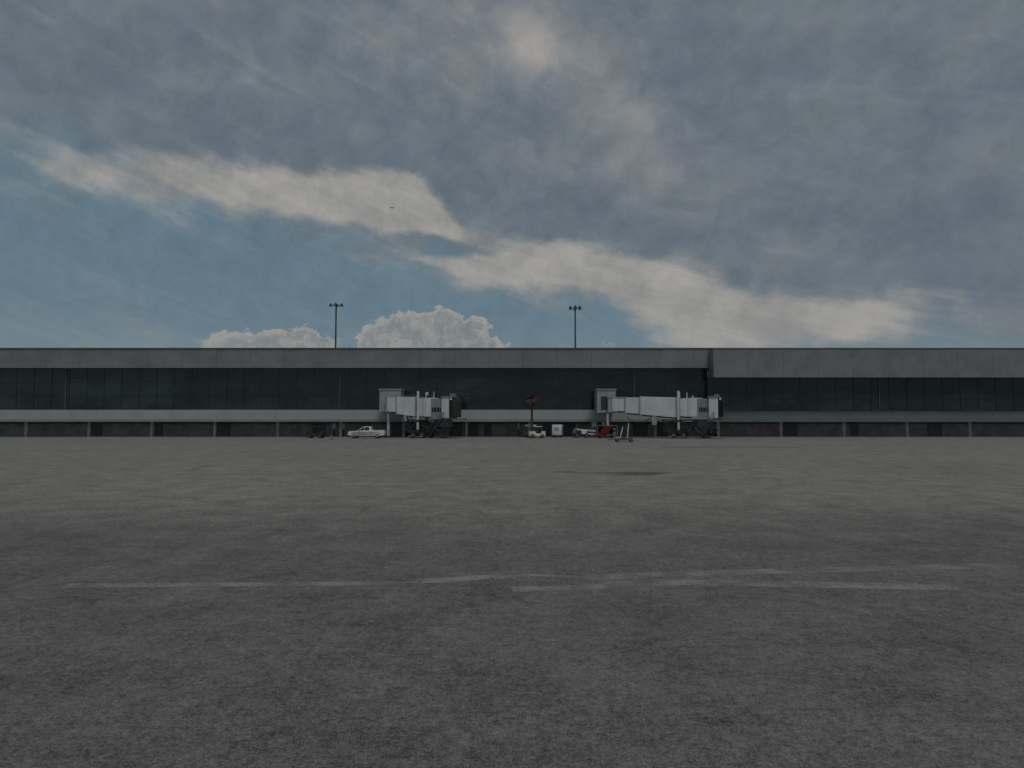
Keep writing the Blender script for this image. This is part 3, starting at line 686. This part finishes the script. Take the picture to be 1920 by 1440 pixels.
def tug(name, label, cat, px, pyb, Lpx, paint, accent, seatm, rotz, canopy=True, group=None, hgt=1.0):
    gp = ground_at(px, pyb); L = Lpx * gp.y / FPX
    t = thing(name, label, cat, (gp.x, gp.y + 0.7, 0), rotz, group)
    h = L / 2
    g = MB(); g.prism([(h, 0.30), (h, 0.95), (h - 0.12, 1.06), (0.28 * h, 1.10), (0.2 * h, 0.78), (-0.42 * h, 0.74), (-0.5 * h, 1.12), (-h + 0.06, 1.12), (-h, 1.0), (-h, 0.30)], -0.72, 0.72, bev=0.04)
    b = g.build('body', paint, t)
    MB().box((0.55 * h, 0, 0.52), (0.82 * h, 1.452, 0.30)).build('side_panel', accent, b)
    g = MB(); g.box((-0.2 * h, 0.28, 0.85), (0.5, 0.5, 0.14), bev=0.03); g.box((-0.2 * h - 0.24, 0.28, 1.15), (0.12, 0.5, 0.5), bev=0.03)
    g.box((-0.2 * h, -0.34, 0.85), (0.5, 0.5, 0.14), bev=0.03); g.box((-0.2 * h - 0.24, -0.34, 1.15), (0.12, 0.5, 0.5), bev=0.03); g.build('seat', seatm, t)
    g = MB(); g.cyl((0.24 * h, 0.28, 1.0), (0.12 * h, 0.28, 1.25), 0.03, seg=8); g.cyl((0.12 * h, 0.28, 1.24), (0.105 * h, 0.28, 1.27), 0.2, seg=16); g.build('steering_wheel', rubber, t)
    if canopy:
        MB().box((-0.12 * h, 0, 1.86 * hgt), (0.95 * h, 1.4, 0.12), bev=0.05).build('canopy', paint, t)
        for sx in (-0.52 * h, 0.27 * h):
            for sd in (-1, 1): MB().bar((sx, sd * 0.64, 1.0), (sx, sd * 0.64, 1.82 * hgt), 0.06).build('canopy_post', steel_dark, t)
    for sx in (-0.6 * h, 0.62 * h):
        for sd in (-1, 1): wheel(t, sx, sd * 0.64, 0.31, 0.22, steel_mid)
    for sd in (-1, 1): MB().cyl((h - 0.02, sd * 0.5, 0.82), (h + 0.03, sd * 0.5, 0.82), 0.09, seg=12).build('headlight', lamp_clear, b)
    MB().box((-h - 0.12, 0, 0.42), (0.3, 0.2, 0.12)).build('tow_hitch', steel_dark, t)
    return t
tug('baggage_tug', 'white baggage tug with cream side panel, parked beside the palm', 'tug', 1007, 821.5, 30, white_paint, cream, rubber, math.pi + R(8), True)
tug('baggage_tug', 'dark grey baggage tug in the shade at the left edge', 'tug', 590, 821.5, 34, mat('charcoal_paint', (0.035, 0.035, 0.037), 0.5), steel_dark, rubber, math.pi - R(5), True)

# red utility cart with rounded white roof, behind the palm
def utility_cart():
    gp = ground_at(995, 820.3)
    t = thing('utility_cart', 'small faded red utility cart with rounded white roof, behind the white tug', 'cart', (gp.x, gp.y + 0.9, 0), math.pi + R(20))
    b = MB(); b.prism([(1.0, 0.3), (1.0, 0.75), (0.85, 0.95), (0.45, 1.0), (0.35, 0.55), (-0.25, 0.52), (-0.35, 1.05), (-1.0, 1.05), (-1.0, 0.3)], -0.6, 0.6, bev=0.04)
    body = b.build('body', pink_red, t)
    MB().box((0, 0, 2.0), (1.75, 1.3, 0.32), bev=0.14).build('roof', white_paint, t, smooth=True)
    for sx in (-0.78, 0.72):
        for sd in (-1, 1): MB().bar((sx, sd * 0.55, 0.95), (sx, sd * 0.55, 1.9), 0.05).build('roof_post', steel_mid, t)
    MB().box((0.72, 0, 1.4), (0.03, 1.05, 0.85)).build('windscreen', mat('cart_screen', (0.22, 0.17, 0.18), 0.15), t)
    MB().box((-0.3, 0, 1.18), (0.14, 1.1, 0.55), bev=0.04).build('seat', pink_red, t)
    for sx in (-0.66, 0.66):
        for sd in (-1, 1): wheel(t, sx, sd * 0.55, 0.27, 0.18, steel_mid)
utility_cart()

def box_trailer():
    gp = ground_at(1046, 820.3)
    t = thing('box_trailer', 'boxy white trailer with a grey end panel, alone between palm and belt loader', 'trailer', (gp.x, gp.y + 0.8, 0), R(-14))
    w = 1.62; hgt = 1.78; d = 1.5
    MB().box((0, 0, 0.38 + hgt / 2), (w, d, hgt), bev=0.10).build('box_body', truck_white, t, smooth=True)
    MB().box((-0.02, -d / 2 - 0.008, 1.42), (0.8, 0.03, 0.62), bev=0.01).build('end_panel', mat('trailer_panel', (0.40, 0.44, 0.45), 0.4), t)
    MB().box((w / 2 + 0.008, -0.1, 1.25), (0.03, 0.7, 1.0), bev=0.01).build('side_vent', bluegrey, t)
    g = MB(); g.box((0, 0, 0.32), (w - 0.1, d - 0.1, 0.14)); g.bar((0, -d / 2 - 0.6, 0.34), (0, -d / 2, 0.34), 0.08); g.build('chassis', steel_dark, t)
    for sx in (-0.6, 0.6):
        for sy in (-0.45, 0.45):
            o = MB().cyl((sx - 0.09, sy, 0.24), (sx + 0.09, sy, 0.24), 0.24, seg=18).build('wheel', rubber, t, smooth=True)
            MB().cyl((sx - 0.1, sy, 0.24), (sx + 0.1, sy, 0.24), 0.12, seg=12).build('rim', steel_mid, o)
box_trailer()

def belt_loader():
    gp = ground_at(1097, 820.8); k = gp.y / FPX
    t = thing('belt_loader', 'low white belt loader with blue grey cab, left of the red curtained cart', 'belt loader', (gp.x, gp.y + 0.9, 0), math.pi)
    L = 46 * k; h = L / 2                                   # local +x points left in the picture
    MB().prism([(h - 0.1, 0.35), (h - 0.05, 0.8), (-h + 0.9, 0.62), (-h + 0.9, 0.4)], -0.75, 0.75, bev=0.03).build('chassis', steel_dark, t)
    cab = MB().prism([(h - 0.02, 0.45), (h - 0.1, 1.0), (h - 0.35, 1.52), (h - 1.25, 1.55), (h - 1.3, 0.5)], -0.78, -0.12, bev=0.05).build('cab', bluegrey, t)
    MB().prism([(h - 0.2, 1.0), (h - 0.42, 1.42), (h - 1.12, 1.44), (h - 1.12, 1.0)], -0.79, -0.783).build('cab_window', glass_dark, cab)
    g = MB()                                                # conveyor, two pale rails
    a, b = Vector((h - 0.7, 0, 1.34)), Vector((-h, 0, 1.05))
    g.bar(a, b, 0.95, 0.10); g.build('conveyor_belt', rubber, t)
    g = MB()
    for sd in (-1, 1):
        g.bar(a + Vector((0, sd * 0.56, 0.05)), b + Vector((0, sd * 0.56, 0.05)), 0.10, 0.24)
        g.bar(Vector((h - 1.6, sd * 0.72, 0.72)), Vector((-h + 0.3, sd * 0.72, 0.58)), 0.08, 0.2)
    g.build('side_rail', white_paint, t)
    g = MB(); g.box((0.1, 0, 0.95), (0.9, 1.46, 0.5), bev=0.05); g.build('engine_cover', white_paint, t)
    for sx in (h - 0.75, -0.25):
        for sd in (-1, 1): wheel(t, sx, sd * 0.68, 0.38, 0.24, steel_mid)
belt_loader()

def baggage_cart():
    gp = ground_at(1139, 821.8); k = gp.y / FPX
    L = 38 * k; h = L / 2
    t = thing('baggage_cart', 'baggage cart with its red curtain pulled slantwise, bags showing at right', 'baggage cart', (gp.x, gp.y + 0.9, 0), R(2))
    MB().box((0, 0, 0.52), (L, 1.5, 0.14), bev=0.02).build('deck', steel_mid, t)
    MB().box((0, 0, 2.02), (L, 1.56, 0.10), bev=0.03).build('roof', mat('cart_roof', (0.17, 0.15, 0.18), 0.6), t)
    g = MB()
    for sx in (-1, 1):
        for sd in (-1, 1): g.bar((sx * (h - 0.04), sd * 0.72, 0.59), (sx * (h - 0.04), sd * 0.72, 1.97), 0.07)
    g.bar((0.45, 0.72, 0.59), (0.45, 0.72, 1.97), 0.06); g.build('frame_post', link_grey, t)
    MB().box((0, 0.76, 1.28), (L - 0.1, 0.03, 1.36)).build('back_curtain', mat('curtain_dark', (0.05, 0.03, 0.03), 0.7), t)
    MB().box((h - 0.02, 0, 1.28), (0.04, 1.36, 1.36)).build('end_wall', white_paint, t)
    # the curtain: gathered to the upper right, its foot trailing to the lower left
    g = MB(); rows = 9; cols = 26; grid = []
    for i in range(rows + 1):
        f = i / rows; z = 1.97 + (0.30 - 1.97) * f
        xl = -0.34 * h + (-1.12 * h + 0.34 * h) * f; xr = 0.56 * h + (-0.22 * h - 0.56 * h) * f
        row = []
        for j in range(cols + 1):
            q = j / cols; row.append(g.bm.verts.new((xl + (xr - xl) * q, -0.80 - 0.05 * math.sin(q * 30 + f * 1.5) - 0.12 * f, z)))
        grid.append(row)
    for i in range(rows):
        for j in range(cols): g.bm.faces.new((grid[i][j], grid[i + 1][j], grid[i + 1][j + 1], grid[i][j + 1]))
    bmesh.ops.solidify(g.bm, geom=g.bm.faces[:], thickness=0.015)
    g.build('curtain', red_paint, t, smooth=True)
    for sx in (-0.66 * h, 0.66 * h):
        for sd in (-1, 1): wheel(t, sx, sd * 0.6, 0.27, 0.18, steel_mid)
    g = MB(); g.bar((-h, 0, 0.45), (-h - 0.5, 0, 0.35), 0.07); g.build('drawbar', steel_dark, t)
    # luggage: each bag its own thing
    spots = [(0.10, 0.20, 0.78, 0.62, 0.38, bag_a, 'brown suitcase lying lowest in the baggage cart, nearest the red curtain'), (0.72, 0.0, 0.78, 0.56, 0.38, bag_c, 'grey suitcase lying lowest in the baggage cart, against the white end wall'),
             (0.15, 0.1, 1.16, 0.55, 0.32, bag_b, 'black suitcase stacked in the baggage cart, nearest the red curtain'), (0.74, 0.05, 1.15, 0.50, 0.30, bag_a, 'brown suitcase stacked on the grey one in the baggage cart'),
             (0.70, 0.0, 1.48, 0.52, 0.32, bag_c, 'grey suitcase topmost in the baggage cart')]
    for (fx, y, zc, w, hh, m_, lab) in spots:
        s = thing('suitcase', lab, 'suitcase', (gp.x + fx * h, gp.y + 0.9 + y - 0.25, zc - hh / 2 + 0.001), R(random.uniform(-6, 6)), 'bags on the baggage cart')
        MB().box((0, 0, hh / 2), (w, 0.75, hh), bev=0.06).build('shell', m_, s, smooth=True)
        MB().box((0, -0.39, hh / 2), (0.2, 0.04, 0.05), bev=0.01).build('handle', rubber, s)
baggage_cart()

def flat_dolly():
    gp = ground_at(1171, 829); k = gp.y / FPX; L = 31 * k; h = L / 2
    t = thing('flat_dolly', 'low dark flat dolly with two pale leaning uprights, nearest vehicle to the camera', 'dolly', (gp.x, gp.y + 0.6, 0), R(-4))
    MB().box((0, 0, 0.36), (L, 1.3, 0.24), bev=0.05).build('platform', steel_mid, t)
    g = MB()
    for sd in (-1, 1): g.box((0, sd * 0.62, 0.47), (L, 0.06, 0.08))
    g.build('edge_rail', steel_dark, t)
    for (x0, x1, z1, w) in ((-0.45 * h, -0.12 * h, zat(800.5, gp.y), 0.16), (0.42 * h, 0.60 * h, zat(793.5, gp.y), 0.17)):
        MB().bar((x0, -0.1, 0.455), (x1, -0.1, z1), w, 0.12).build('upright', white_paint, t)
    MB().bar((-0.55 * h, -0.3, 0.6), (-h - 0.1, -0.3, 0.62), 0.3, 0.2).build('hitch_box', cream, t)
    g = MB(); g.bar((-h, 0, 0.34), (-h - 1.0, 0.2, 0.30), 0.09); g.build('drawbar', steel_dark, t)
    for sx in (-0.8 * h, 0.86 * h):
        for sd in (-1, 1): wheel(t, sx, sd * 0.55, 0.24, 0.16, steel_mid)
flat_dolly()

def cone():
    gp = ground_at(621, 824)
    t = thing('traffic_cone', 'red traffic cone on the apron in front of the parked pickup', 'traffic cone', (gp.x, gp.y, 0))
    MB().box((0, 0, 0.025), (0.46, 0.46, 0.05), bev=0.015).build('cone_base', rubber, t)
    MB().cyl((0, 0, 0.05), (0, 0, 0.78), 0.19, 0.03, 18).build('cone_body', cone_red, t, smooth=True)
    MB().cyl((0, 0, 0.42), (0, 0, 0.54), 0.118, 0.092, 18).build('reflective_band', mat('cone_band', (0.6, 0.4, 0.4), 0.4), t, smooth=True)
cone()

def tow_bar(px, pyb, label):
    gp = ground_at(px, pyb); t = thing('tow_bar', label, 'tow bar', (gp.x, gp.y, 0), R(8))
    MB().cyl((-1.5, 0, 0.34), (1.5, 0, 0.30), 0.07, seg=10).build('shaft', cream, t)
    MB().box((-1.6, 0, 0.34), (0.3, 0.5, 0.12), bev=0.03).build('tow_head', steel_dark, t)
    MB().cyl((1.5, -0.02, 0.3), (1.75, -0.02, 0.3), 0.11, seg=12).build('coupling_eye', steel_dark, t)
    for sd in (-1, 1): wheel(t, 0.3, sd * 0.22, 0.2, 0.1, steel_mid)
    return t
tow_bar(783, 818.5, 'pale tow bar on small wheels lying under the short bridge at left')
def ground_cart(px, pyb, Lpx, h, paint, label):
    gp = ground_at(px, pyb); L = Lpx * gp.y / FPX; t = thing('service_cart', label, 'service cart', (gp.x, gp.y + 0.6, 0), R(-5))
    b = MB().box((0, 0, 0.32 + h / 2), (L, 1.1, h), bev=0.05).build('cart_body', paint, t)
    for k in (-1, 1): MB().box((k * L * 0.24, -0.556, 0.4 + h / 2), (L * 0.36, 0.02, h * 0.6)).build('side_door', steel_mid, b)
    MB().box((0, 0, 0.28), (L - 0.15, 0.9, 0.12)).build('chassis', steel_dark, t)
    MB().bar((-L / 2, 0, 0.3), (-L / 2 - 0.6, 0, 0.5), 0.06).build('drawbar', steel_dark, t)
    for sx in (-1, 1):
        for sd in (-1, 1): wheel(t, sx * L * 0.32, sd * 0.48, 0.2, 0.12, steel_mid)
ground_cart(765, 818.5, 15, 0.85, steel_dark, 'low dark service cart under the short left bridge, left of its wheels')
ground_cart(1340, 818.5, 20, 1.0, mat('dark_plum', (0.05, 0.038, 0.042), 0.6), 'low dark service cart under the right end of the long bridge')
# ------------------------------------------------------------------ palm
def palm():
    Y = 106.2; p = at(996.5, 787, Y); zt = zat(747, Y); rnd = random.Random(5)
    t = thing('palm_tree', 'single slender palm with dry brown crown standing before the dark glass', 'palm', (p.x, Y, 0))
    g = MB(); n = 12; prev = Vector((-0.05, 0, 0))
    for i in range(1, n + 1):
        f = i / n; q = Vector((-0.05 + 0.12 * math.sin(f * 2.2), 0, zt * f)); g.cyl(prev, q, 0.22 - 0.08 * (i - 1) / n + 0.02, 0.22 - 0.08 * f, 12); prev = q
    g.build('trunk', trunk_mat, t, smooth=False)
    g = MB(); top = prev
    for k in range(46):
        a = rnd.uniform(0, 2 * math.pi); el = rnd.choice([rnd.uniform(-0.75, 0.2), rnd.uniform(0.0, 1.25)]); L = rnd.uniform(1.0, 1.65) * (0.8 if el > 0.7 else 1.0)
        d = Vector((math.cos(a), math.sin(a), 0)); side = Vector((-math.sin(a), math.cos(a), 0)); pts = []
        for j in range(7):
            f = j / 6; ang = el - f * f * rnd.uniform(0.9, 1.3)
            pts.append((pts[-1] if pts else top + Vector((0, 0, -0.1))) + (d * math.cos(ang) + Vector((0, 0, math.sin(ang)))) * (L / 6 if j else 0.05))
        for j in range(6):
            w = 0.34 * math.sin(math.pi * (0.15 + 0.8 * j / 6))
            for lf in range(3):
                base = pts[j].lerp(pts[j + 1], lf / 3)
                for sd in (-1, 1):
                    tip = base + side * sd * w * rnd.uniform(0.7, 1.2) + (pts[j + 1] - pts[j]).normalized() * 0.22 + Vector((0, 0, -0.12 * rnd.random()))
                    wv = (pts[j + 1] - pts[j]).normalized() * 0.045
                    v = [g.bm.verts.new(x) for x in (base - wv, base + wv, tip)]
                    g.bm.faces.new(v)
            g.bar(pts[j], pts[j + 1], 0.025)
    g.build('crown', frond_dry, t)
palm()

# ------------------------------------------------------------------ airliner far off in the sky
def airliner():
    Y = 4300; p = at(735, 389.5, Y)
    t = thing('airliner', 'tiny dark airliner flying across the bright cloud at left', 'airliner', p, R(24)); t.rotation_euler = (0, R(-6), R(24))
    g = MB(); pr = [(-17, 0.5), (-13, 1.5), (-7, 2.0), (10, 2.0), (14.5, 1.7), (17, 0.9), (18, 0.2)]
    for (a, ra), (b, rb) in zip(pr[:-1], pr[1:]): g.cyl((a, 0, 0.6 if a < -12 else 0), (b, 0, 0.6 if b < -12 else 0), ra, rb, 16)
    g.build('fuselage', plane_mat, t, smooth=True)
    for sd in (-1, 1):
        g = MB(); g.hexa([(4, sd * 1.5, -0.9), (-2.5, sd * 1.5, -0.9), (-5.5, sd * 17, 0.7), (-4, sd * 17, 0.7), (4, sd * 1.5, -0.3), (-2.5, sd * 1.5, -0.3), (-5.5, sd * 17, 0.9), (-4, sd * 17, 0.9)]); bmesh.ops.recalc_face_normals(g.bm, faces=g.bm.faces[:]); g.build('wing', plane_mat, t)
        MB().cyl((3.5, sd * 5.5, -1.9), (-0.5, sd * 5.5, -1.8), 1.05, 0.7, 14).build('engine', plane_mat, t, smooth=True)
        g = MB(); g.hexa([(-12.5, sd * 0.8, 1.0), (-15.5, sd * 0.8, 1.0), (-17.2, sd * 6.2, 1.5), (-16, sd * 6.2, 1.5), (-12.5, sd * 0.8, 1.3), (-15.5, sd * 0.8, 1.3), (-17.2, sd * 6.2, 1.65), (-16, sd * 6.2, 1.65)]); bmesh.ops.recalc_face_normals(g.bm, faces=g.bm.faces[:]); g.build('tailplane', plane_mat, t)
    g = MB(); g.hexa([(-10.5, -0.2, 1.6), (-15.5, -0.2, 1.6), (-15.5, 0.2, 1.6), (-10.5, 0.2, 1.6), (-15, -0.12, 7.6), (-17.2, -0.12, 7.6), (-17.2, 0.12, 7.6), (-15, 0.12, 7.6)]); g.build('tail_fin', plane_mat, t)
airliner()
